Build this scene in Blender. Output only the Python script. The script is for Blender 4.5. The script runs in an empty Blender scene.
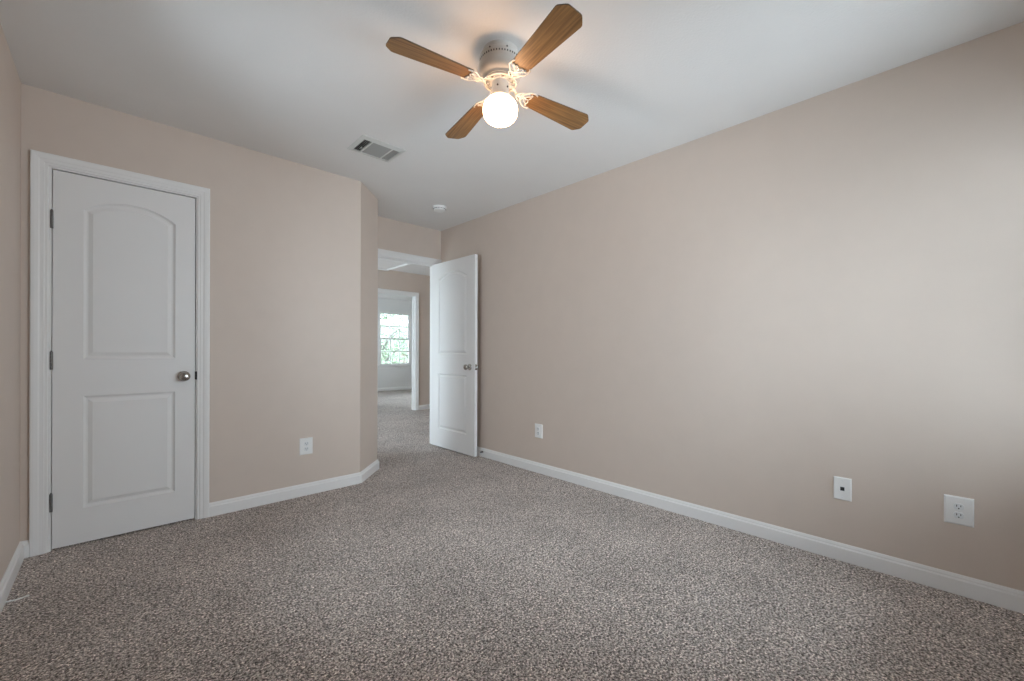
import bpy, bmesh, math, random
from mathutils import Vector, Matrix
S = bpy.context.scene
COL = S.collection
random.seed(4)

# ------------------------------------------------------------------ camera
CAMZ = 1.09
cam_d = bpy.data.cameras.new('camera'); cam = bpy.data.objects.new('camera', cam_d); COL.objects.link(cam)
cam_d.sensor_width = 36.0; cam_d.sensor_fit = 'HORIZONTAL'
cam_d.lens = 36.0 * 418.68 / 1024
cam_d.shift_y = 10.01 / 1024
cam_d.clip_start = 0.02
cam.location = (0, 0, CAMZ)
cam.rotation_mode = 'XYZ'
cam.rotation_euler = (Matrix.Rotation(-0.7623, 3, 'Z') @ Matrix.Rotation(math.pi/2, 3, 'X') @ Matrix.Rotation(0.0028, 3, 'Z')).to_euler()
S.camera = cam

# ------------------------------------------------------------------ world and exposure
S.view_settings.view_transform = 'Standard'; S.view_settings.look = 'None'
S.view_settings.gamma = 1.0; S.view_settings.use_curve_mapping = False
S.view_settings.exposure = 0.06
W = bpy.data.worlds.new('sky'); S.world = W; W.use_nodes = True
bg = W.node_tree.nodes['Background']
bg.inputs['Color'].default_value = (0.75, 0.868, 1.0, 1); bg.inputs['Strength'].default_value = 15.5
S.cycles.max_bounces = 14; S.cycles.diffuse_bounces = 10; S.cycles.transparent_max_bounces = 12
S.cycles.sample_clamp_indirect = 6.0
FAN_GLOW = 21.0

# ------------------------------------------------------------------ key dimensions
CEIL = 2.4755
XL, XR, YC, YD, YB = -0.346, 2.761, 3.346, 4.09, -0.62      # left, right, closet wall, doorway wall, wall behind
XO, XA, YA = 1.474, 1.764, 3.636                             # angled corner
YH, YF = 6.70, 10.45                                         # hall far wall, far room window wall
WT = 0.12

# ------------------------------------------------------------------ materials
def mat(name, col, rough=0.5, metal=0.0, spec=0.5):
    m = bpy.data.materials.new(name); m.use_nodes = True
    b = m.node_tree.nodes['Principled BSDF']
    b.inputs['Base Color'].default_value = (*col, 1); b.inputs['Roughness'].default_value = rough
    b.inputs['Metallic'].default_value = metal; b.inputs['Specular IOR Level'].default_value = spec
    return m, m.node_tree, b
def bumped(name, col, rough, scale, dist, strength=0.4, var=0.0, detail=4):
    m, nt, b = mat(name, col, rough)
    tc = nt.nodes.new('ShaderNodeTexCoord'); n = nt.nodes.new('ShaderNodeTexNoise')
    n.inputs['Scale'].default_value = scale; n.inputs['Detail'].default_value = detail
    nt.links.new(tc.outputs['Object'], n.inputs['Vector'])
    bp = nt.nodes.new('ShaderNodeBump'); bp.inputs['Strength'].default_value = strength; bp.inputs['Distance'].default_value = dist
    nt.links.new(n.outputs['Fac'], bp.inputs['Height']); nt.links.new(bp.outputs['Normal'], b.inputs['Normal'])
    if var:
        r = nt.nodes.new('ShaderNodeValToRGB'); n2 = nt.nodes.new('ShaderNodeTexNoise'); n2.inputs['Scale'].default_value = scale*0.03
        nt.links.new(tc.outputs['Object'], n2.inputs['Vector']); nt.links.new(n2.outputs['Fac'], r.inputs['Fac'])
        r.color_ramp.elements[0].position = .3; r.color_ramp.elements[1].position = .7
        r.color_ramp.elements[0].color = (*[c*(1-var) for c in col], 1); r.color_ramp.elements[1].color = (*[min(1, c*(1+var)) for c in col], 1)
        nt.links.new(r.outputs['Color'], b.inputs['Base Color'])
    return m
M = {}
M['wall'] = bumped('beige_wall_paint', (0.60, 0.505, 0.435), 0.55, 260, 0.0012, 0.25, 0.012)
M['ceiling'] = bumped('orange_peel_ceiling_paint', (0.745, 0.722, 0.70), 0.8, 95, 0.0035, 0.35, 0.012)
M['far_wall'] = bumped('pale_grey_wall_paint', (0.72, 0.71, 0.70), 0.6, 260, 0.001, 0.2)
M['trim'] = mat('white_semi_gloss_trim', (0.78, 0.765, 0.75), 0.34)[0]
M['door'] = bumped('white_door_paint', (0.755, 0.74, 0.725), 0.36, 180, 0.0004, 0.2)
M['plastic'] = mat('white_plastic', (0.80, 0.79, 0.77), 0.35)[0]
M['plastic_face'] = mat('white_plastic_receptacle', (0.72, 0.73, 0.73), 0.3)[0]
M['black'] = mat('black_recess', (0.012, 0.011, 0.010), 0.5)[0]
M['nickel'] = mat('satin_nickel', (0.42, 0.40, 0.375), 0.26, 1.0)[0]
M['hinge'] = mat('dull_steel_hinge', (0.20, 0.19, 0.18), 0.45, 1.0)[0]
M['dark_metal'] = mat('dark_bronze_metal', (0.10, 0.09, 0.08), 0.4, 1.0)[0]
M['fan_white'] = mat('cream_white_fan_enamel', (0.55, 0.52, 0.48), 0.3)[0]
M['vent'] = mat('grey_white_vent_enamel', (0.60, 0.59, 0.56), 0.4)[0]
M['vent_slat'] = mat('vent_slat_enamel', (0.33, 0.32, 0.30), 0.45)[0]
M['duct'] = mat('dark_duct', (0.06, 0.058, 0.052), 0.8)[0]
M['rubber'] = mat('black_rubber', (0.02, 0.02, 0.02), 0.7)[0]
M['cable'] = mat('grey_cable_sheath', (0.80, 0.80, 0.78), 0.45)[0]
M['shingle'] = bumped('grey_roof_shingles', (0.10, 0.098, 0.095), 0.9, 6, 0.02)
M['trunk'] = bumped('bark', (0.10, 0.09, 0.08), 0.9, 20, 0.02)
M['lawn'] = bumped('lawn_green', (0.06, 0.09, 0.035), 0.95, 8, 0.03, 0.5, 0.2)
M['closet_dark'] = M['wall']

def carpet():
    m, nt, b = mat('grey_brown_carpet', (0.3, 0.27, 0.25), 0.95, 0, 0.1)
    L = nt.links; N = nt.nodes
    tc = N.new('ShaderNodeTexCoord')
    n1 = N.new('ShaderNodeTexNoise'); n1.inputs['Scale'].default_value = 125; n1.inputs['Detail'].default_value = 3; n1.inputs['Roughness'].default_value = 0.7
    v = N.new('ShaderNodeTexVoronoi'); v.inputs['Scale'].default_value = 160; v.inputs['Randomness'].default_value = 1
    n3 = N.new('ShaderNodeTexNoise'); n3.inputs['Scale'].default_value = 2.2; n3.inputs['Detail'].default_value = 4
    for n in (n1, v, n3): L.new(tc.outputs['Object'], n.inputs['Vector'])
    r = N.new('ShaderNodeValToRGB')
    e = r.color_ramp.elements
    e[0].position = 0.36; e[0].color = (0.075, 0.058, 0.050, 1)
    e[1].position = 0.66; e[1].color = (0.95, 0.88, 0.82, 1)
    k = r.color_ramp.elements.new(0.50); k.color = (0.50, 0.435, 0.40, 1)
    L.new(n1.outputs['Fac'], r.inputs['Fac'])
    # each tuft its own tone
    sep = N.new('ShaderNodeSeparateColor'); L.new(v.outputs['Color'], sep.inputs['Color'])
    mr = N.new('ShaderNodeMapRange'); mr.inputs['To Min'].default_value = 0.40; mr.inputs['To Max'].default_value = 1.55
    L.new(sep.outputs['Red'], mr.inputs['Value'])
    # traffic mottling
    mr3 = N.new('ShaderNodeMapRange'); mr3.inputs['From Min'].default_value = 0.3; mr3.inputs['From Max'].default_value = 0.7
    mr3.inputs['To Min'].default_value = 0.88; mr3.inputs['To Max'].default_value = 1.10
    L.new(n3.outputs['Fac'], mr3.inputs['Value'])
    mu = N.new('ShaderNodeMath'); mu.operation = 'MULTIPLY'; L.new(mr.outputs[0], mu.inputs[0]); L.new(mr3.outputs[0], mu.inputs[1])
    vm = N.new('ShaderNodeVectorMath'); vm.operation = 'SCALE'; L.new(r.outputs['Color'], vm.inputs[0]); L.new(mu.outputs[0], vm.inputs['Scale'])
    L.new(vm.outputs[0], b.inputs['Base Color'])
    ad = N.new('ShaderNodeMath'); ad.operation = 'SUBTRACT'; L.new(n1.outputs['Fac'], ad.inputs[0]); L.new(v.outputs['Distance'], ad.inputs[1])
    bp = N.new('ShaderNodeBump'); bp.inputs['Strength'].default_value = 0.9; bp.inputs['Distance'].default_value = 0.006
    L.new(ad.outputs[0], bp.inputs['Height']); L.new(bp.outputs['Normal'], b.inputs['Normal'])
    return m
M['carpet'] = carpet()

def wood():
    m, nt, b = mat('oak_fan_blade', (0.3, 0.16, 0.07), 0.45)
    L = nt.links; N = nt.nodes
    tc = N.new('ShaderNodeTexCoord'); mp = N.new('ShaderNodeMapping'); mp.inputs['Scale'].default_value = (3, 60, 10)
    n = N.new('ShaderNodeTexNoise'); n.inputs['Scale'].default_value = 1.5; n.inputs['Detail'].default_value = 6; n.inputs['Distortion'].default_value = 0.6
    L.new(tc.outputs['Object'], mp.inputs['Vector']); L.new(mp.outputs[0], n.inputs['Vector'])
    r = N.new('ShaderNodeValToRGB'); e = r.color_ramp.elements
    e[0].position = .35; e[0].color = (0.17, 0.082, 0.028, 1); e[1].position = .65; e[1].color = (0.32, 0.168, 0.060, 1)
    L.new(n.outputs['Fac'], r.inputs['Fac']); L.new(r.outputs['Color'], b.inputs['Base Color'])
    return m
M['wood'] = wood()
M['wood_edge'] = mat('dark_blade_edge', (0.11, 0.065, 0.035), 0.5)[0]

def glass():
    m = bpy.data.materials.new('window_glass'); m.use_nodes = True; nt = m.node_tree; nt.nodes.clear()
    o = nt.nodes.new('ShaderNodeOutputMaterial'); mx = nt.nodes.new('ShaderNodeMixShader')
    t = nt.nodes.new('ShaderNodeBsdfTransparent'); t.inputs[0].default_value = (0.95, 0.97, 0.96, 1)
    g = nt.nodes.new('ShaderNodeBsdfGlossy'); g.inputs['Roughness'].default_value = 0.02
    f = nt.nodes.new('ShaderNodeFresnel'); f.inputs[0].default_value = 1.45
    nt.links.new(f.outputs[0], mx.inputs[0]); nt.links.new(t.outputs[0], mx.inputs[1]); nt.links.new(g.outputs[0], mx.inputs[2]); nt.links.new(mx.outputs[0], o.inputs[0])
    return m
M['glass'] = glass()

def globe_mat():
    m, nt, b = mat('lit_opal_glass', (0.9, 0.9, 0.9), 0.25)
    b.inputs['Emission Color'].default_value = (1.0, 0.60, 0.32, 1); b.inputs['Emission Strength'].default_value = FAN_GLOW
    return m
M['globe'] = globe_mat()
def brick():
    m, nt, b = mat('red_brick', (0.3, 0.13, 0.1), 0.9)
    t = nt.nodes.new('ShaderNodeTexBrick'); tc = nt.nodes.new('ShaderNodeTexCoord'); mp = nt.nodes.new('ShaderNodeMapping')
    mp.inputs['Rotation'].default_value = (math.pi/2, 0, 0)
    t.inputs['Scale'].default_value = 4.5; t.inputs['Color1'].default_value = (0.16, 0.10, 0.088, 1); t.inputs['Color2'].default_value = (0.125, 0.078, 0.066, 1); t.inputs['Mortar'].default_value = (0.2, 0.18, 0.16, 1)
    nt.links.new(tc.outputs['Object'], mp.inputs[0]); nt.links.new(mp.outputs[0], t.inputs['Vector']); nt.links.new(t.outputs['Color'], b.inputs['Base Color'])
    return m
M['brick'] = brick()
def leaf():
    m, nt, b = mat('leaf_green', (0.15, 0.20, 0.125), 0.6)
    return m
M['leaf'] = leaf()

# ------------------------------------------------------------------ mesh helpers
def obj(name, bm, m=None, parent=None, smooth=False, loc=None):
    me = bpy.data.meshes.new(name)
    bmesh.ops.recalc_face_normals(bm, faces=bm.faces)
    bm.to_mesh(me); bm.free()
    o = bpy.data.objects.new(name, me); COL.objects.link(o)
    if m is not None:
        for mm in (m if isinstance(m, (list, tuple)) else [m]): me.materials.append(mm)
    if smooth:
        for p in me.polygons: p.use_smooth = True
        try: me.set_sharp_from_angle(angle=math.radians(38))
        except Exception: pass
    if parent is not None: o.parent = parent
    if loc is not None: o.location = loc
    return o
def tag(o, label=None, cat=None, group=None, kind=None):
    if label: o['label'] = label
    if cat: o['category'] = cat
    if group: o['group'] = group
    if kind: o['kind'] = kind
    return o
def empty(name, loc, rot=(0, 0, 0)):
    o = bpy.data.objects.new(name, None); COL.objects.link(o); o.location = loc; o.rotation_euler = rot; o.empty_display_size = 0.05
    return o
def box(bm, x0, x1, y0, y1, z0, z1, bev=0.0, mtx=None, seg=2):
    vs = [bm.verts.new(p) for p in [(x0,y0,z0),(x1,y0,z0),(x1,y1,z0),(x0,y1,z0),(x0,y0,z1),(x1,y0,z1),(x1,y1,z1),(x0,y1,z1)]]
    fs = [bm.faces.new([vs[i] for i in f]) for f in ((0,3,2,1),(4,5,6,7),(0,1,5,4),(1,2,6,5),(2,3,7,6),(3,0,4,7))]
    if bev:
        es = list({e for f in fs for e in f.edges})
        r = bmesh.ops.bevel(bm, geom=es, offset=bev, segments=seg, affect='EDGES', profile=0.5)
        vs = list({v for f in r['faces'] for v in f.verts} | {v for v in vs if v.is_valid})
    if mtx is not None:
        for v in vs: v.co = mtx @ v.co
    return vs
def prism(bm, pts, z0, z1):
    a = [bm.verts.new((x, y, z0)) for x, y in pts]; b = [bm.verts.new((x, y, z1)) for x, y in pts]
    n = len(pts); bm.faces.new(a[::-1]); bm.faces.new(b)
    for i in range(n): bm.faces.new((a[i], a[(i+1) % n], b[(i+1) % n], b[i]))
    return a + b
def lathe(bm, prof, seg=32, mtx=None, cap=True):
    rings = []; vs = []
    for r_, z_ in prof:
        ring = [bm.verts.new((r_*math.cos(2*math.pi*i/seg), r_*math.sin(2*math.pi*i/seg), z_)) for i in range(seg)]
        rings.append(ring); vs += ring
    for a, b in zip(rings, rings[1:]):
        for i in range(seg): bm.faces.new((a[i], a[(i+1) % seg], b[(i+1) % seg], b[i]))
    if cap:
        bm.faces.new(rings[0][::-1]); bm.faces.new(rings[-1])
    if mtx is not None:
        for v in vs: v.co = mtx @ v.co
    return vs
def tube(bm, pts, r, seg=8, closed=False, flat=1.0, mtx=None):
    pts = [Vector(p) for p in pts]; n = len(pts); rings = []
    for i, p in enumerate(pts):
        a = pts[(i-1) % n] if (closed or i > 0) else p; b = pts[(i+1) % n] if (closed or i < n-1) else p
        t = (b-a).normalized(); up = Vector((0, 0, 1)) if abs(t.z) < 0.9 else Vector((1, 0, 0))
        s = t.cross(up).normalized(); u = s.cross(t).normalized()
        rr = r[i] if isinstance(r, (list, tuple)) else r
        rings.append([bm.verts.new(p + s*rr*math.cos(2*math.pi*k/seg) + u*rr*flat*math.sin(2*math.pi*k/seg)) for k in range(seg)])
    m_ = n if closed else n-1
    for i in range(m_):
        a, b = rings[i], rings[(i+1) % n]
        for k in range(seg): bm.faces.new((a[k], a[(k+1) % seg], b[(k+1) % seg], b[k]))
    if not closed: bm.faces.new(rings[0][::-1]); bm.faces.new(rings[-1])
    if mtx is not None:
        for g in rings:
            for v in g: v.co = mtx @ v.co
def spline(pts, n=6):
    out = []; P = [Vector(p) for p in pts]; P = [P[0]*2-P[1]] + P + [P[-1]*2-P[-2]]
    for i in range(1, len(P)-2):
        for k in range(n):
            t = k/n; a, b, c, d = P[i-1], P[i], P[i+1], P[i+2]
            out.append(0.5*((2*b)+(c-a)*t+(2*a-5*b+4*c-d)*t*t+(3*b-a-3*c+d)*t**3))
    out.append(P[-2]); return out
def sweep(bm, path, prof, place):
    """path: 2D polyline; prof: closed (a,b): a = offset to the left of the path, b = out of plane; mitred corners"""
    P = [Vector(p) for p in path]; n = len(P); rings = []
    for i in range(n):
        d0 = (P[i]-P[i-1]).normalized() if i else (P[1]-P[0]).normalized()
        d1 = (P[i+1]-P[i]).normalized() if i < n-1 else d0
        n0 = Vector((-d0.y, d0.x)); n1 = Vector((-d1.y, d1.x)); m_ = (n0+n1).normalized(); k = 1/max(0.2, m_.dot(n0))
        rings.append([bm.verts.new(place(P[i].x+m_.x*a*k, P[i].y+m_.y*a*k, b)) for a, b in prof])
    q = len(prof)
    for r0, r1 in zip(rings, rings[1:]):
        for j in range(q): bm.faces.new((r0[j], r0[(j+1) % q], r1[(j+1) % q], r1[j]))
    bm.faces.new(rings[0][::-1]); bm.faces.new(rings[-1])

BASE_PROF = [(0, 0), (0.0165, 0), (0.0165, 0.0635), (0.0155, 0.066), (0.0105, 0.0705), (0.0095, 0.0775), (0.0035, 0.087), (0, 0.088)]
def baseboard(name, path, label):
    bm = bmesh.new(); sweep(bm, path, BASE_PROF, lambda p, q, b: (p, q, b))
    return tag(obj(name, bm, M['trim']), label, 'baseboard', kind='structure')
# casing: a = 0 at the opening side, grows outwards; b = proud of the wall
CAS = [(0.0, 0), (0.0, 0.009), (0.003, 0.011), (0.012, 0.011), (0.016, 0.0135), (0.030, 0.014), (0.036, 0.0165), (0.050, 0.0185), (0.060, 0.0185), (0.064, 0.016), (0.064, 0)]
def casing(name, x0, x1, ztop, yface, out, label, z0=0.0, par=None):
    """three-sided casing on a wall parallel to X; out = -1 when it faces -Y"""
    bm = bmesh.new()
    # left-hand offset must point away from the opening
    path = [(x0, z0), (x0, ztop), (x1, ztop), (x1, z0)]
    sweep(bm, path, CAS, lambda p, q, b: (p, yface + out*b, q))
    return tag(obj(name, bm, M['trim']), label, 'trim', kind='structure')

# ------------------------------------------------------------------ ROOM SHELL
def struct(name, bm, m, label, cat):
    return tag(obj(name, bm, m), label, cat, kind='structure')
bm = bmesh.new(); box(bm, XL-WT, 7.2, YB-WT, YF+WT, -0.12, 0)
struct('floor', bm, M['carpet'], 'grey brown speckled carpet running from the bedroom into the hall', 'floor')
bm = bmesh.new(); box(bm, XL-WT, 7.2, YB-WT, YF+WT, CEIL, CEIL+0.12)
struct('ceiling', bm, M['ceiling'], 'pale grey textured ceiling over bedroom and hall', 'ceiling')
AY0, AY1 = 1.75, 2.40
bm = bmesh.new(); box(bm, XL-WT, XL, YB-WT, AY0, 0, CEIL); box(bm, XL-WT, XL, AY1, YD, 0, CEIL); box(bm, XL-WT, XL, AY0, AY1, 0, .62); box(bm, XL-WT, XL, AY0, AY1, 2.12, CEIL)
struct('wall_left', bm, M['wall'], 'narrow strip of beige wall at the left edge beside the closed door', 'wall')
bm = bmesh.new(); box(bm, XR, XR+WT, YB-WT, YD, 0, CEIL)
struct('wall_right', bm, M['wall'], 'long plain beige wall on the right with three cover plates', 'wall')
# closet wall with the door opening, and its angled return
DX0, DX1, DZ = -0.237, 0.388, 2.066
bm = bmesh.new()
box(bm, XL, DX0-.012, YC, YC+WT, 0, CEIL); box(bm, DX0-.012, DX1+.012, YC, YC+WT, DZ+.012, CEIL)
prism(bm, [(DX1+.012, YC), (XO, YC), (XO-.05, YC+WT), (DX1+.012, YC+WT)], 0, CEIL)
struct('wall_closet', bm, M['wall'], 'beige wall holding the closed white door and one outlet', 'wall')
bm = bmesh.new(); prism(bm, [(XO, YC), (XA, YA), (XA-WT, YA+.05), (XO-.05, YC+WT)], 0, CEIL)
struct('wall_angle', bm, M['wall'], 'short angled beige wall segment left of the doorway', 'wall')
bm = bmesh.new(); box(bm, XA-WT, XA, YA+.0, YD, 0, CEIL)
o = struct('wall_return', bm, M['wall'], 'hidden beige return wall behind the angled segment', 'wall')
# doorway wall
OX0, OX1, OZ = 1.900, 2.690, 2.068
bm = bmesh.new()
box(bm, XL-WT, OX0-.015, YD, YD+WT, 0, CEIL); box(bm, OX0-.015, OX1+.015, YD, YD+WT, OZ+.015, CEIL); box(bm, OX1+.015, 5.6, YD, YD+WT, 0, CEIL)
struct('wall_doorway', bm, M['wall'], 'beige wall above and around the open doorway to the hall', 'wall')
# wall behind the camera with the bedroom window
BX0, BX1, BZ0, BZ1 = 1.35, 2.64, 0.60, 2.12
bm = bmesh.new()
box(bm, XL-WT, BX0, YB-WT, YB, 0, CEIL); box(bm, BX1, XR+WT, YB-WT, YB, 0, CEIL)
box(bm, BX0, BX1, YB-WT, YB, 0, BZ0); box(bm, BX0, BX1, YB-WT, YB, BZ1, CEIL)
struct('wall_window', bm, M['wall'], 'beige wall with the bedroom window, out of the picture', 'wall')
# hall
HX0, HX1, HZ = 3.165, 3.972, 2.068
bm = bmesh.new()
box(bm, 0.3, HX0-.015, YH, YH+WT, 0, CEIL); box(bm, HX0-.015, HX1+.015, YH, YH+WT, HZ+.015, CEIL); box(bm, HX1+.015, 7.2, YH, YH+WT, 0, CEIL)
struct('wall_hall', bm, M['wall'], 'beige hall wall around the second white doorway', 'wall')
LY0, LY1, LZ0, LZ1, FZ0, FZ1 = 4.7, 6.4, 0.25, 2.2, 0.668, 2.125
bm = bmesh.new(); box(bm, 0.3, 0.42, YD+WT, LY0, 0, CEIL); box(bm, 0.3, 0.42, LY1, YH, 0, CEIL); box(bm, 0.3, 0.42, LY0, LY1, 0, LZ0); box(bm, 0.3, 0.42, LY0, LY1, LZ1, CEIL)
struct('wall_hall_left', bm, M['wall'], 'beige end wall of the hall, out of sight', 'wall')
def wall_y(bm, xa, xb, y0, y1, holes):
    y = y0
    for h0, h1 in holes:
        box(bm, xa, xb, y, h0, 0, CEIL); box(bm, xa, xb, h0, h1, 0, FZ0); box(bm, xa, xb, h0, h1, FZ1, CEIL); y = h1
    box(bm, xa, xb, y, y1, 0, CEIL)
bm = bmesh.new(); wall_y(bm, 5.48, 5.6, YD+WT, YH, [])
struct('wall_hall_right', bm, M['wall'], 'beige end wall of the hall on the right, out of sight', 'wall')
# far room
FX0, FX1, FZ0, FZ1 = 5.12, 6.06, 0.668, 2.125
SX0, SX1 = 3.1, 4.3
bm = bmesh.new()
box(bm, 2.5, SX0, YF, YF+WT, 0, CEIL); box(bm, SX1, FX0, YF, YF+WT, 0, CEIL); box(bm, FX1, 7.2, YF, YF+WT, 0, CEIL)
for a, b in ((FX0, FX1), (SX0, SX1)):
    box(bm, a, b, YF, YF+WT, 0, FZ0); box(bm, a, b, YF, YF+WT, FZ1, CEIL)
struct('wall_far', bm, M['far_wall'], 'pale grey wall with the window seen through both doorways', 'wall')
RY0, RY1 = 8.0, 9.3
bm = bmesh.new(); wall_y(bm, 2.5, 2.62, YH+WT, YF, [(RY0, RY1)])
struct('wall_far_left', bm, M['far_wall'], 'pale grey side wall of the far room, out of sight', 'wall')
bm = bmesh.new(); wall_y(bm, 7.08, 7.2, YH+WT, YF, [(RY0, RY1)])
struct('wall_far_right', bm, M['far_wall'], 'pale grey right wall of the far room, out of sight', 'wall')

# ------------------------------------------------------------------ baseboards (path runs so the room is on its left)
baseboard('baseboard_right', [(XR, YB), (XR, YD-.02)], 'white baseboard running along the long right wall')
baseboard('baseboard_closet', [(XA, YD-.02), (XA, YA), (XO, YC), (DX1+.007+.064, YC)], 'white baseboard right of the closed door turning round the angled corner')
baseboard('baseboard_left', [(DX0-.012-.064, YC), (XL, YC), (XL, YB)], 'white baseboard at the lower left corner beside the closed door')
baseboard('baseboard_hall', [(5.48, YH), (HX1+.005+.064, YH)], 'white baseboard in the hall right of the second doorway')
baseboard('baseboard_far', [(7.08, YF), (2.62, YF)], 'white baseboard under the far room window')

# ------------------------------------------------------------------ casings and jambs
def jamb(x0, x1, zt, y0, y1, t, name, label, stop_y, stop=0.010, sw=0.035):
    bm = bmesh.new()
    box(bm, x0-t, x0, y0, y1, 0, zt+t); box(bm, x1, x1+t, y0, y1, 0, zt+t); box(bm, x0, x1, y0, y1, zt, zt+t)
    box(bm, x0, x0+stop, stop_y, stop_y+sw, 0, zt, .002); box(bm, x1-stop, x1, stop_y, stop_y+sw, 0, zt, .002); box(bm, x0+stop, x1-stop, stop_y, stop_y+sw, zt-stop, zt, .002)
    return tag(obj(name, bm, M['trim']), label, 'door frame', kind='structure')
casing('trim_1', DX0-.012, DX1+.007, DZ+.007, YC, -1, 'white moulded casing around the closed door on the left')
jamb(DX0, DX1, DZ, YC-.001, YC+WT, .012, 'trim_2', 'white jamb lining the closed door opening', YC+.040)
casing('trim_3', OX0-.005, OX1+.005, OZ+.006, YD, -1, 'white moulded casing around the open bedroom doorway')
jamb(OX0, OX1, OZ, YD-.001, YD+WT+.001, .015, 'trim_4', 'white jamb lining the open bedroom doorway', YD+.040)
casing('trim_5', HX0-.005, HX1+.005, HZ+.006, YH, -1, 'white moulded casing around the hall doorway to the far room')
jamb(HX0, HX1, HZ, YH-.001, YH+WT+.001, .015, 'trim_6', 'white jamb lining the hall doorway to the far room', YH+.055)

# ------------------------------------------------------------------ doors
def arch_loop(x0, x1, z0, z1, rise, off=0.0, n=16):
    """rectangle whose top edge is an arc from height z1 at the sides to z1+rise; off shrinks it"""
    w = (x1-x0)/2; cx = (x0+x1)/2
    a0, a1, b0 = x0+off, x1-off, z0+off
    if rise <= 0: return [(a0, b0), (a1, b0), (a1, z1-off), (a0, z1-off)]
    Rr = (w*w+rise*rise)/(2*rise); cz = z1+rise-Rr; R2 = Rr-off; ww = w-off
    th = math.asin(ww/R2); pts = [(a0, b0), (a1, b0)]
    for i in range(n+1):
        t = th-2*th*i/n; pts.append((cx+R2*math.sin(t), cz+R2*math.cos(t)))
    return pts
PROF = [(0, 0), (0.002, 0.0035), (0.009, 0.010), (0.012, 0.0115), (0.019, 0.0115), (0.022, 0.0095), (0.036, 0.0025), (0.037, 0.0015)]
def door_slab(w, h, t, panels, m):
    """slab in local x 0..w, z 0..h, front face at y=0 facing -y, back at y=t; raised panels on both faces"""
    bm = bmesh.new()
    for y, sgn in ((0, 1), (t, -1)):
        outer = [bm.verts.new((x, y, z)) for x, z in ((0, 0), (w, 0), (w, h), (0, h))]
        es = [bm.edges.new((outer[i], outer[(i+1) % 4])) for i in range(4)]
        for pn in panels:
            rings = []
            for off, dep in PROF:
                rings.append([bm.verts.new((x, y+sgn*dep, z)) for x, z in arch_loop(*pn, off=off)])
            n = len(rings[0])
            es += [bm.edges.new((rings[0][i], rings[0][(i+1) % n])) for i in range(n)]
            for a, b in zip(rings, rings[1:]):
                for i in range(n): bm.faces.new((a[i], a[(i+1) % n], b[(i+1) % n], b[i]))
            bm.faces.new(rings[-1])
        bmesh.ops.triangle_fill(bm, edges=es, use_beauty=True, use_dissolve=False)
        if y == 0: fo = outer
        else:
            for i in range(4): bm.faces.new((fo[i], fo[(i+1) % 4], outer[(i+1) % 4], outer[i]))
    # the panel outlines are holes in the face fill: drop any triangle laid over them
    return bm
def knob_bm(both=False, t=0.035):
    """axis along -y from the face y=0"""
    prof = [(0.0325, 0.0), (0.0325, 0.004), (0.029, 0.008), (0.016, 0.011), (0.0115, 0.016), (0.0115, 0.028), (0.017, 0.034), (0.025, 0.041), (0.0285, 0.050), (0.0275, 0.058), (0.022, 0.064), (0.012, 0.067), (0.002, 0.068)]
    return prof
def add_knob(parent, x, y, z, sgn, label=None):
    prof = knob_bm()
    bm = bmesh.new(); mt = Matrix.Translation((x, y, z)) @ Matrix.Rotation(math.pi/2 if sgn < 0 else -math.pi/2, 4, 'X')
    lathe(bm, prof[5:], 32, mt)
    k = obj('door_knob', bm, M['nickel'], parent, True)
    bm = bmesh.new(); lathe(bm, prof[:6], 32, mt)
    obj('rose', bm, M['nickel'], k, True)
    if label: k['label'] = label
    return k
def add_hinge(parent, x, y, zc, leaf_dx):
    bm = bmesh.new()
    for i in range(5):
        z0 = zc-.048+i*.0194
        lathe(bm, [(0.0058, z0), (0.0062, z0+.001), (0.0062, z0+.0178), (0.0058, z0+.0188)], 16, Matrix.Translation((x, y, 0)))
    lathe(bm, [(0.0035, zc+.049), (0.0045, zc+.051), (0.003, zc+.054), (0.0005, zc+.055)], 12, Matrix.Translation((x, y, 0)))
    box(bm, min(x, x+leaf_dx), max(x, x+leaf_dx), y+.004, y+.0065, zc-.048, zc+.048)
    return obj('hinge', bm, M['hinge'], parent, True)

# closed closet door: local origin at its lower left (hinge) corner
DW, DH, DT = 0.618, 2.050, 0.035
bm = door_slab(DW, DH, DT, [(0.117, 0.519, 0.192, 0.818, 0), (0.117, 0.519, 1.025, 1.862, 0.072)], M['door'])
d1 = obj('door_1', bm, M['door'], loc=(-0.234, YC+.003, 0.010)); tag(d1, 'closed white two-panel arch-top door with a satin knob on the left wall', 'door', kind='structure')
add_knob(d1, 0.562, 0.0, 0.912, -1, 'satin nickel door knob')
for zc in (1.78, 1.018, 0.251): add_hinge(d1, -0.003, -0.006, zc, 0.006)
bm = bmesh.new(); box(bm, 0.6195, 0.6280, -.0062, -.0040, 0.888, 0.940, .0006); box(bm, 0.6195, 0.6215, -.0040, .022, 0.888, 0.940)
obj('strike_plate', bm, M['rubber'], d1)
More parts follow.
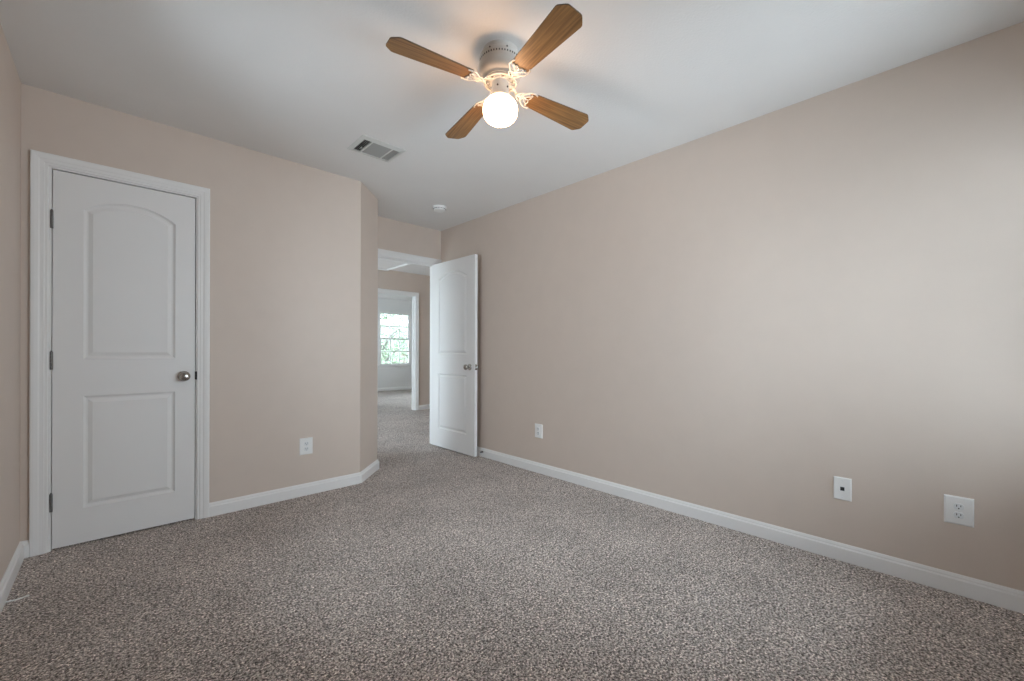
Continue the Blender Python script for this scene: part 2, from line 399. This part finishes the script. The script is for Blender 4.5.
# open bedroom door: hinge edge at the doorway's right jamb, face towards the left of the room
BW = 0.780
bm = door_slab(BW, 2.050, DT, [(0.133, 0.647, 0.205, 0.818, 0), (0.133, 0.647, 1.035, 1.862, 0.072)], M['door'])
d2 = obj('door_2', bm, M['door'], loc=(2.647, 4.098, 0.014)); d2.rotation_euler = (0, 0, -math.pi/2)
tag(d2, 'open white two-panel arch-top door standing against the right wall', 'door', kind='structure')
add_knob(d2, 0.700, 0.0, 0.905, -1, 'satin nickel knob on the hall side'); add_knob(d2, 0.700, DT, 0.905, 1, 'satin nickel knob on the wall side')
bm = bmesh.new(); box(bm, BW-.0005, BW+.002, .006, .029, 0.876, 0.934, .0008); box(bm, BW, BW+.010, .011, .024, 0.896, 0.914, .002)
obj('latch_plate', bm, M['nickel'], d2)
for zc in (1.78, 1.018, 0.251): add_hinge(d2, -0.004, DT+.004, zc, 0.006)

# ------------------------------------------------------------------ windows
def window(name, cx, cy, width, z0, z1, rz, label, cols=3):
    """double-hung window filling an opening; (cx, cy) = centre on the inner wall face, local +y points outside"""
    w = empty(name, (cx, cy, z0), (0, 0, rz)); tag(w, label, 'window', kind='structure')
    x0, x1 = -width/2, width/2; yo0 = .035
    def B(bm, a, b, c, d, e, f, bev=.002): box(bm, a, b, yo0+c, yo0+d, e-z0, f-z0, bev)
    bm = bmesh.new(); fr = .030
    B(bm, x0, x0+fr, -.02, .06, z0, z1); B(bm, x1-fr, x1, -.02, .06, z0, z1); B(bm, x0+fr, x1-fr, -.02, .06, z1-fr, z1); B(bm, x0+fr, x1-fr, -.02, .06, z0, z0+.03)
    obj('window_frame', bm, M['trim'], w)
    zm = (z0+z1)/2
    for a, b, yo in ((zm-.02, z1-fr, .034), (z0+.03, zm+.02, .004)):
        bm = bmesh.new(); s = .030; l, r_ = x0+fr, x1-fr
        B(bm, l, l+s, yo-.014, yo+.014, a, b); B(bm, r_-s, r_, yo-.014, yo+.014, a, b); B(bm, l+s, r_-s, yo-.014, yo+.014, a, a+s); B(bm, l+s, r_-s, yo-.014, yo+.014, b-s, b)
        sash = obj('sash', bm, M['trim'], w)
        bm = bmesh.new()
        for k in range(1, cols):
            xx = l+s+(r_-l-2*s)*k/cols; B(bm, xx-.012, xx+.012, yo-.006, yo+.006, a+s, b-s, 0)
        zz_ = (a+b)/2; B(bm, l+s, r_-s, yo-.0055, yo+.0055, zz_-.012, zz_+.012, 0)
        obj('muntin', bm, M['trim'], sash)
        bm = bmesh.new(); B(bm, l+s-.004, r_-s+.004, yo-.002, yo+.002, a+s-.004, b-s+.004, 0)
        obj('pane', bm, M['glass'], sash)
    bm = bmesh.new(); box(bm, x0-.045, x1+.045, -.045, .03, -.022, 0, .004); box(bm, x0-.02, x1+.02, -.014, 0, -.075, -.022, .003)
    obj('window_sill', bm, M['trim'], w)
    p = bpy.data.lights.new('sky_portal', 'AREA'); p.shape = 'RECTANGLE'; p.size = width-.02; p.size_y = z1-z0-.02; p.cycles.is_portal = True
    po = bpy.data.objects.new('sky_portal', p); COL.objects.link(po)
    po.matrix_world = Matrix.Translation((cx, cy, (z0+z1)/2)) @ Matrix.Rotation(rz, 4, 'Z') @ Matrix.Translation((0, .125, 0)) @ Matrix.Rotation(-math.pi/2, 4, 'X')
    return w
window('window_1', (FX0+FX1)/2, YF, FX1-FX0, FZ0, FZ1, 0, 'white double-hung grid window in the far room beyond the hall')
window('window_2', (BX0+BX1)/2, YB, BX1-BX0, BZ0, BZ1, math.pi, 'white double-hung bedroom window behind the viewpoint, out of the picture')
window('added_window_3', (SX0+SX1)/2, YF, SX1-SX0, FZ0, FZ1, 0, 'second far room window left of the doorway view, unseen and added for light')  # never in view; added only to bring more daylight into the far room
window('unseen_window_4', 0.42, (LY0+LY1)/2, LY1-LY0, LZ0, LZ1, math.pi/2, 'unseen hall window in the left end wall, sized to light the hall')  # unseen; placed for the open door's bright face, enlarged to brighten the hall
window('added_window_7', XL, (AY0+AY1)/2, AY1-AY0, .62, 2.12, math.pi/2, 'small bedroom window in the left wall, unseen and added for light')  # unseen extra opening, added to lift the right wall and far ceiling
window('added_window_5', 2.62, (RY0+RY1)/2, RY1-RY0, FZ0, FZ1, math.pi/2, 'wide window in the left wall of the far room, unseen and added for light', 4)  # unseen, added so side light brightens the far window wall
window('added_window_6', 7.08, (RY0+RY1)/2, RY1-RY0, FZ0, FZ1, -math.pi/2, 'wide window in the right wall of the far room, unseen and added for light', 4)  # opposite opening, likewise unseen and added to brighten the far room

# ------------------------------------------------------------------ CEILING FAN
FXc, FYc = 1.304, 1.449
fan = empty('ceiling_fan', (FXc, FYc, CEIL)); tag(fan, 'flush-mount cream ceiling fan with four oak blades and a lit white globe', 'ceiling fan')
zz = lambda z: z-CEIL
bm = bmesh.new()
lathe(bm, [(.084, 0), (.084, -.026), (.097, -.029), (.100, -.033), (.099, -.040), (.095, -.044), (.0945, -.056), (.097, -.061), (.101, -.066), (.103, -.076), (.102, -.094), (.096, -.112), (.082, -.124), (.062, -.130), (.040, -.132)], 64)
house = obj('motor_housing', bm, M['fan_white'], fan, True)
bm = bmesh.new()
for i in range(48):
    a = 2*math.pi*i/48; box(bm, -.0022, .0022, -.0012, .0012, -.0035, .0035, 0, Matrix.Rotation(a, 4, 'Z') @ Matrix.Translation((.0948, 0, -.050)) @ Matrix.Rotation(math.pi/2, 4, 'Z'))
obj('vent_holes', bm, M['black'], house)
for a in (200, 245, 290):
    bm = bmesh.new(); box(bm, -.003, .003, -.003, .003, -.003, .003, .001, Matrix.Rotation(math.radians(a), 4, 'Z') @ Matrix.Translation((.0995, 0, -.0365)))
    obj('screw', bm, M['dark_metal'], house)
# openwork flywheel ring under the motor
zr = zz(2.334)
bm = bmesh.new()
N_ = 64
tube(bm, [(.073*math.cos(2*math.pi*i/N_), .073*math.sin(2*math.pi*i/N_), zr) for i in range(N_)], .0055, 8, True)
tube(bm, [(.046*math.cos(2*math.pi*i/N_), .046*math.sin(2*math.pi*i/N_), zr+.003) for i in range(N_)], .0045, 8, True)
FAN_A = 0.570 - 0.7623
for k in range(8):
    a = FAN_A + math.pi/4*k
    if k % 2:
        tube(bm, [Vector((math.cos(a+t)*rr, math.sin(a+t)*rr, zr)) for rr, t in ((.046, -.30), (.060, -.26), (.066, 0), (.060, .26), (.046, .30))], .004, 6)
    else:
        tube(bm, [(math.cos(a)*.040, math.sin(a)*.040, zr+.002), (math.cos(a)*.078, math.sin(a)*.078, zr)], .012, 8, flat=.35)
lathe(bm, [(.046, zr+.020), (.046, zr+.001), (.041, zr-.002)], 40)
obj('flywheel_ring', bm, M['fan_white'], fan, True)
bm = bmesh.new()
lathe(bm, [(.040, zr+.02), (.0395, zz(2.290)), (.041, zz(2.284)), (.0475, zz(2.276)), (.052, zz(2.268)), (.052, zz(2.256)), (.046, zz(2.254))], 48)
sw = obj('switch_housing', bm, M['fan_white'], fan, True)
for a in (-80, -150, 30):
    bm = bmesh.new(); lathe(bm, [(.0042, 0), (.0042, .003), (.002, .005)], 10, Matrix.Rotation(math.radians(a), 4, 'Z') @ Matrix.Translation((.040, 0, zz(2.303))) @ Matrix.Rotation(math.pi/2, 4, 'Y'))
    obj('screw', bm, M['dark_metal'], sw, True)
# squat globe
bm = bmesh.new(); prof = []
for i in range(1, 24):
    t = math.pi*i/24; c, s = math.cos(t), math.sin(t)
    rr = .0805*(abs(s)**.80); z_ = .061*math.copysign(abs(c)**.88, c)
    if z_ > .046 and rr < .046: rr = .046
    prof.append((rr, z_ + zz(2.206)))
prof.insert(0, (.046, zz(2.268))); prof.append((.003, zz(2.206)-.0612))
lathe(bm, prof, 48)
g = obj('glass_globe', bm, M['globe'], fan, True); g['label'] = 'lit white opal glass globe'
# blades with their scroll brackets
PIT = -0.175
def blade_mesh():
    bm = bmesh.new(); pts = []
    # scalloped root, widening sides, clipped tip
    root = [(x-.014, y*.98) for x, y in ((.176, -.043), (.170, -.036), (.1685, -.029), (.1725, -.021), (.169, -.013), (.1635, -.006), (.162, 0), (.1635, .006), (.169, .013), (.1725, .021), (.1685, .029), (.170, .036), (.176, .043))]
    top = [(.484, .063), (.492, .0615), (.499, .056), (.515, .041), (.521, .034), (.523, .027)]
    tip = [(x, -y) for x, y in reversed(top)]
    out = root[::1] + top + tip
    a = [bm.verts.new((x, y, 0)) for x, y in out]; b = [bm.verts.new((x, y, .0055)) for x, y in out]
    f1 = bm.faces.new(a[::-1]); f2 = bm.faces.new(b); n = len(a)
    for i in range(n):
        f = bm.faces.new((a[i], a[(i+1) % n], b[(i+1) % n], b[i])); f.material_index = 1
    return bm
def bracket_mesh():
    bm = bmesh.new(); z = -.0035
    tube(bm, [(.066, 0, .018), (.082, 0, .014), (.100, 0, -.004), (.122, 0, z-.001)], [.0085, .0065, .006, .0065], 8, flat=.6)
    for s in (1, -1):
        tube(bm, spline([(.088, 0, -.004), (.102, .016*s, z), (.118, .024*s, z), (.132, .018*s, z), (.128, .006*s, z), (.112, .003*s, z)], 5), .0036, 6, flat=.7)
        tube(bm, spline([(.114, .004*s, z), (.130, .022*s, z), (.150, .036*s, z), (.172, .046*s, z), (.196, .046*s, z), (.212, .041*s, z)], 5), .0044, 6, flat=.7)
        tube(bm, spline([(.126, .004*s, z), (.146, .006*s, z), (.162, .018*s, z), (.176, .022*s, z), (.184, .014*s, z), (.176, .006*s, z)], 5), .0036, 6, flat=.7)
        lathe(bm, [(.0055, z-.004), (.0055, z+.004)], 10, Matrix.Translation((.180, .030*s, 0)))
    tube(bm, [(.126, 0, z), (.178, 0, z)], .0030, 6, flat=.7)
    for v in bm.verts:
        if v.co.x > .10: v.co.x = .10 + (v.co.x-.10)*.76
    return bm
bl0 = br0 = None
for k in range(4):
    if k == 0:
        bl = bl0 = obj('blade', blade_mesh(), [M['wood'], M['wood_edge']], fan)
        br = br0 = obj('blade_bracket', bracket_mesh(), M['fan_white'], fan, True)
    else:
        bl = bl0.copy(); br = br0.copy()
        for o in (bl, br): COL.objects.link(o); o.parent = fan
    for o in (bl, br):
        o.location = (0, 0, zz(2.316)); o.rotation_mode = 'XYZ'
        o.rotation_euler = (Matrix.Rotation(FAN_A + k*math.pi/2, 3, 'Z') @ Matrix.Rotation((.046, .035, 0, 0)[k], 3, 'Y') @ Matrix.Rotation(PIT, 3, 'X')).to_euler()

# ------------------------------------------------------------------ CEILING VENT
vx, vy = 1.3155, 2.737
vent = empty('ceiling_vent', (vx, vy, CEIL)); tag(vent, 'rectangular three-section air register set in the ceiling left of the fan', 'vent')
bm = bmesh.new()
def fr_rect(bm, ox, oy, ix, iy, zo, zi):
    a = [bm.verts.new(p) for p in ((-ox, -oy, 0), (ox, -oy, 0), (ox, oy, 0), (-ox, oy, 0))]
    b = [bm.verts.new(p) for p in ((-ox, -oy, zo), (ox, -oy, zo), (ox, oy, zo), (-ox, oy, zo))]
    c = [bm.verts.new(p) for p in ((-ix, -iy, zi), (ix, -iy, zi), (ix, iy, zi), (-ix, iy, zi))]
    d = [bm.verts.new(p) for p in ((-ix, -iy, 0), (ix, -iy, 0), (ix, iy, 0), (-ix, iy, 0))]
    for p, q in ((a, b), (b, c), (c, d)):
        for i in range(4): bm.faces.new((p[i], p[(i+1) % 4], q[(i+1) % 4], q[i]))
fr_rect(bm, .1535, .128, .127, .096, -.004, -.011)
for x in (-.0705, .0735): box(bm, x-.005, x+.005, -.096, .096, -.011, 0, .001)
box(bm, -.127, .127, -.096, -.093, -.011, 0)
obj('frame', bm, M['vent'], vent)
bm = bmesh.new(); box(bm, -.126, .126, -.0955, .0955, -.0012, -.0002)
obj('duct_opening', bm, M['duct'], vent)
for i in range(13):
    y = -.086 + i*.0143
    bm = bmesh.new(); box(bm, -.065, .068, -.0055, .0055, -.0006, .0006, 0, Matrix.Translation((0, y, -.0065)) @ Matrix.Rotation(-.35, 4, 'X'))
    obj('louver', bm, M['vent_slat'], vent)
for x0, x1, tl in ((-.124, -.077, -.95), (.080, .124, .70)):
    for i in range(4):
        x = x0 + (x1-x0)*(i+.5)/4
        bm = bmesh.new(); box(bm, -.0058, .0058, -.092, .092, -.0006, .0006, 0, Matrix.Translation((x, 0, -.006)) @ Matrix.Rotation(tl, 4, 'Y'))
        obj('louver', bm, M['vent_slat'], vent)
bm = bmesh.new(); tube(bm, [(-.100, .01, -.008), (-.100, .01, -.020), (-.108, .012, -.024)], .0022, 8)
obj('damper_lever', bm, M['vent'], vent, True)

# ------------------------------------------------------------------ SMOKE DETECTOR
bm = bmesh.new()
lathe(bm, [(.068, 0), (.069, -.004), (.067, -.010), (.062, -.012), (.061, -.016), (.060, -.020)], 48)
sd = obj('smoke_detector', bm, M['plastic'], None, True, (2.288, 3.418, CEIL)); tag(sd, 'round white smoke detector on the ceiling near the doorway', 'smoke detector')
bm = bmesh.new(); lathe(bm, [(.0585, -.0195), (.059, -.024), (.055, -.034), (.044, -.039), (.015, -.041), (.001, -.041)], 48)
cv = obj('cover', bm, M['plastic'], sd, True)
bm = bmesh.new()
for i in range(24):
    a = 2*math.pi*i/24; box(bm, -.001, .001, -.005, .005, -.0025, .0025, 0, Matrix.Rotation(a, 4, 'Z') @ Matrix.Translation((.0598, 0, -.022)))
obj('sensor_slots', bm, M['black'], cv)
bm = bmesh.new(); lathe(bm, [(.009, -.0395), (.009, -.0425), (.007, -.0435)], 20, Matrix.Translation((.020, 0, 0)))
obj('test_button', bm, M['plastic_face'], cv, True)

# ------------------------------------------------------------------ WALL PLATES (local: x across, z up, front faces -y)
def outlet(name, loc, rz, label, pw=.092, ph=.124):
    e = empty(name, loc, (0, 0, rz)); tag(e, label, 'outlet', 'duplex outlets low on the bedroom walls')
    bm = bmesh.new()
    hw, hh = pw/2, ph/2
    a = [bm.verts.new(p) for p in ((-hw, 0, -hh), (hw, 0, -hh), (hw, 0, hh), (-hw, 0, hh))]
    b = [bm.verts.new((x, -.003, z)) for x, z in ((-hw, -hh), (hw, -hh), (hw, hh), (-hw, hh))]
    k = .006
    c = [bm.verts.new((x, -.0065, z)) for x, z in ((-hw+k, -hh+k), (hw-k, -hh+k), (hw-k, hh-k), (-hw+k, hh-k))]
    bm.faces.new(a); bm.faces.new(c)
    for p, q in ((a, b), (b, c)):
        for i in range(4): bm.faces.new((p[i], p[(i+1) % 4], q[(i+1) % 4], q[i]))
    obj('cover_plate', bm, M['plastic'], e)
    for s in (1, -1):
        bm = bmesh.new(); cz = s*.0195; pts = []
        for i in range(40):
            t = 2*math.pi*i/40; pts.append((.0170*math.cos(t), max(-.0135, min(.0135, .0170*math.sin(t)))))
        v0 = [bm.verts.new((x, -.0062, z+cz)) for x, z in pts]; v1 = [bm.verts.new((x, -.0100, z+cz)) for x, z in pts]; v2 = [bm.verts.new((x*.94, -.0108, z*.94+cz)) for x, z in pts]
        for p, q in ((v0, v1), (v1, v2)):
            for i in range(40): bm.faces.new((p[i], p[(i+1) % 40], q[(i+1) % 40], q[i]))
        bm.faces.new(v2)
        so = obj('socket', bm, M['plastic_face'], e)
        for xx, hh2 in ((-.0064, .0046), (.0064, .0038)):
            bm = bmesh.new(); box(bm, xx-.0013, xx+.0013, -.0112, -.0107, cz+.0035-hh2, cz+.0035+hh2); obj('slot', bm, M['black'], so)
        bm = bmesh.new(); lathe(bm, [(.0026, .0107), (.0026, .0112)], 12, Matrix.Translation((0, 0, cz-.0078)) @ Matrix.Rotation(math.pi/2, 4, 'X')); obj('slot', bm, M['black'], so)
    bm = bmesh.new(); lathe(bm, [(.0030, .0062), (.0030, .0074), (.002, .0080)], 14, Matrix.Rotation(math.pi/2, 4, 'X')); obj('screw', bm, M['plastic_face'], e, True)
    return e
outlet('wall_outlet', (1.056, YC, .367), 0, 'white duplex outlet on the wall between closed door and angled corner')
outlet('wall_outlet', (XR, 2.541, .372), -math.pi/2, 'white duplex outlet on the right wall nearest the open door')
outlet('wall_outlet', (XR, -.027, .3745), -math.pi/2, 'large white duplex outlet on the right wall at the picture\'s right edge', .094, .126)
e = empty('wall_jack_plate', (XR, .388, .3735), (0, 0, -math.pi/2)); tag(e, 'white wall plate with one square black jack on the right wall', 'wall plate')
bm = bmesh.new(); hw, hh = .0375, .0585
# plate with a square hole for the jack
def ringf(bm, loops):
    L_ = [[bm.verts.new(p) for p in lp] for lp in loops]
    for p, q in zip(L_, L_[1:]):
        for i in range(4): bm.faces.new((p[i], p[(i+1) % 4], q[(i+1) % 4], q[i]))
    return L_
rc = lambda w, h, y, cz=0: [(-w, y, -h+cz), (w, y, -h+cz), (w, y, h+cz), (-w, y, h+cz)]
ringf(bm, [rc(hw, hh, 0), rc(hw, hh, -.003), rc(hw-.004, hh-.004, -.006), rc(.0105, .0115, -.006), rc(.0105, .0115, -.001)])
obj('cover_plate', bm, M['plastic'], e)
bm = bmesh.new(); ringf(bm, [rc(.0105, .0115, -.006), rc(.0102, .0112, -.0066), rc(.0088, .0096, -.0066), rc(.0088, .0096, -.0015)])
jk = obj('jack', bm, M['plastic_face'], e)
bm = bmesh.new(); box(bm, -.0088, .0088, -.0060, -.001, -.0096, .0096); obj('jack_opening', bm, M['black'], jk)
for s in (1, -1):
    bm = bmesh.new(); lathe(bm, [(.003, .0058), (.003, .0068), (.002, .0073)], 12, Matrix.Translation((0, 0, s*.043)) @ Matrix.Rotation(math.pi/2, 4, 'X'))
    obj('screw', bm, M['plastic_face'], e, True)

# ------------------------------------------------------------------ DOOR STOP on the right baseboard
ds = empty('door_stop', (XR-.0135, 3.305, .052), (0, 0, math.pi)); tag(ds, 'small dark door stop on the right baseboard beside the open door', 'door stop')
RY = Matrix.Rotation(math.pi/2, 4, 'Y')
bm = bmesh.new(); lathe(bm, [(.011, 0), (.011, .003), (.006, .006)], 16, RY); obj('mounting_base', bm, M['nickel'], ds, True)
bm = bmesh.new(); tube(bm, [((.006+.014*i/70), .0048*math.cos(i*.9), .0048*math.sin(i*.9)) for i in range(71)], .0010, 6); obj('spring', bm, M['dark_metal'], ds, True)
bm = bmesh.new(); lathe(bm, [(.0065, .018), (.0080, .020), (.0080, .028), (.006, .030)], 16, RY); obj('rubber_tip', bm, M['rubber'], ds, True)

# ------------------------------------------------------------------ CABLE end on the floor at the left baseboard
bm = bmesh.new()
pts = spline([(-.331, 2.768, .016), (-.318, 2.775, .013), (-.300, 2.782, .009), (-.286, 2.787, .008), (-.272, 2.792, .008)], 6)
tube(bm, pts, .0031, 8)
cb = obj('floor_cable', bm, M['cable'], None, True); tag(cb, 'thin pale grey cable end lying on the carpet at the lower left baseboard', 'cable')
bm = bmesh.new(); lathe(bm, [(.0035, 0), (.0042, .002), (.0042, .009), (.003, .011)], 12, Matrix.Translation((-.272, 2.792, .008)) @ Matrix.Rotation(math.radians(20), 4, 'Z') @ RY)
obj('connector', bm, M['plastic'], cb, True)
bm = bmesh.new(); tube(bm, spline([(-.262, 2.796, .008), (-.250, 2.812, .008), (-.236, 2.842, .007)], 5), .0009, 6); obj('bare_wire', bm, M['nickel'], cb, True)

# ------------------------------------------------------------------ ATTIC HATCH in the hall ceiling
ah = empty('attic_hatch', (3.05, 6.30, CEIL)); tag(ah, 'white framed attic hatch in the hall ceiling above the far doorway', 'hatch')
bm = bmesh.new()
HP = [(0, 0), (0, -.014), (.006, -.022), (.034, -.026), (.042, -.018), (.042, 0)]
path = [(-.35, -.36), (-.35, .34), (.335, .34), (.335, -.36), (-.35, -.36)]
for i in range(4):
    a, b = path[i], path[i+1]
    d = (Vector(b)-Vector(a)).normalized(); n = Vector((-d.y, d.x))
    ra = [bm.verts.new((a[0]+n.x*u-d.x*u, a[1]+n.y*u-d.y*u, z)) for u, z in HP]; rb = [bm.verts.new((b[0]+n.x*u+d.x*u, b[1]+n.y*u+d.y*u, z)) for u, z in HP]
    for j in range(len(HP)): bm.faces.new((ra[j], ra[(j+1) % 6], rb[(j+1) % 6], rb[j]))
obj('hatch_trim', bm, M['trim'], ah)
bm = bmesh.new(); box(bm, -.345, .330, -.355, .335, -.006, -.0002); obj('hatch_panel', bm, M['ceiling'], ah)

# ------------------------------------------------------------------ OUTSIDE the far window
GZ = -2.9
bm = bmesh.new(); box(bm, -30, 50, YF+WT+.5, 60, GZ-.1, GZ)
tag(obj('ground', bm, M['lawn']), 'green lawn outside the far window', 'ground', kind='structure')
hs = empty('brick_house', (13, 27, GZ)); tag(hs, 'brick neighbouring house seen faintly through the far window', 'house')
bm = bmesh.new(); box(bm, -5, 6, 0, 6, 0, 4.2); obj('brick_wall', bm, M['brick'], hs)
bm = bmesh.new()
v = [bm.verts.new(p) for p in ((-5.4, -.4, 4.1), (6.4, -.4, 4.1), (6.4, 6.4, 4.1), (-5.4, 6.4, 4.1), (-3, 3, 6.0), (4, 3, 6.0))]
for f in ((0, 1, 5, 4), (1, 2, 5), (2, 3, 4, 5), (3, 0, 4), (3, 2, 1, 0)): bm.faces.new([v[i] for i in f])
obj('roof', bm, M['shingle'], hs)
def tree(x, y, h, r_, seed, label):
    rnd = random.Random(seed); e = empty('leafy_tree', (x, y, GZ)); tag(e, label, 'tree')
    bm = bmesh.new(); tube(bm, [(0, 0, 0), (.1, 0, h*.3), (-.05, .1, h*.6), (0, 0, h*.9)], [.22, .17, .11, .03], 8)
    for i in range(9):
        a = rnd.uniform(0, 6.28); z0 = h*rnd.uniform(.35, .7); q = r_*rnd.uniform(.5, .85)
        tube(bm, [(0, 0, z0), (math.cos(a)*q*.5, math.sin(a)*q*.5, z0+h*.1), (math.cos(a)*q, math.sin(a)*q, z0+h*.16)], [.07, .045, .015], 6)
    obj('trunk', bm, M['trunk'], e, True)
    bm = bmesh.new()
    cl = [(rnd.gauss(0, r_*.42), rnd.gauss(0, r_*.42), h*rnd.uniform(.45, 1.0), rnd.uniform(.35, .8)) for _ in range(46)]
    for _ in range(5200):
        cx_, cy_, cz_, cr = rnd.choice(cl); d = Vector((rnd.gauss(0, 1), rnd.gauss(0, 1), rnd.gauss(0, 1))).normalized()*cr*rnd.random()**.4
        p = Vector((cx_, cy_, cz_))+d; u = Vector((rnd.uniform(-1, 1), rnd.uniform(-1, 1), rnd.uniform(-1, 1))).normalized(); w = u.orthogonal().normalized(); s = rnd.uniform(.05, .10)
        bm.faces.new([bm.verts.new(p+u*s), bm.verts.new(p+w*s*.5), bm.verts.new(p-u*s), bm.verts.new(p-w*s*.5)])
    f = obj('foliage', bm, M['leaf'], e)
    return e
tree(8.6, 17.5, 6.2, 1.7, 3, 'leafy green tree outside the left half of the far window')
tree(12.6, 21.5, 6.4, 1.6, 8, 'leafy green tree outside the right half of the far window')
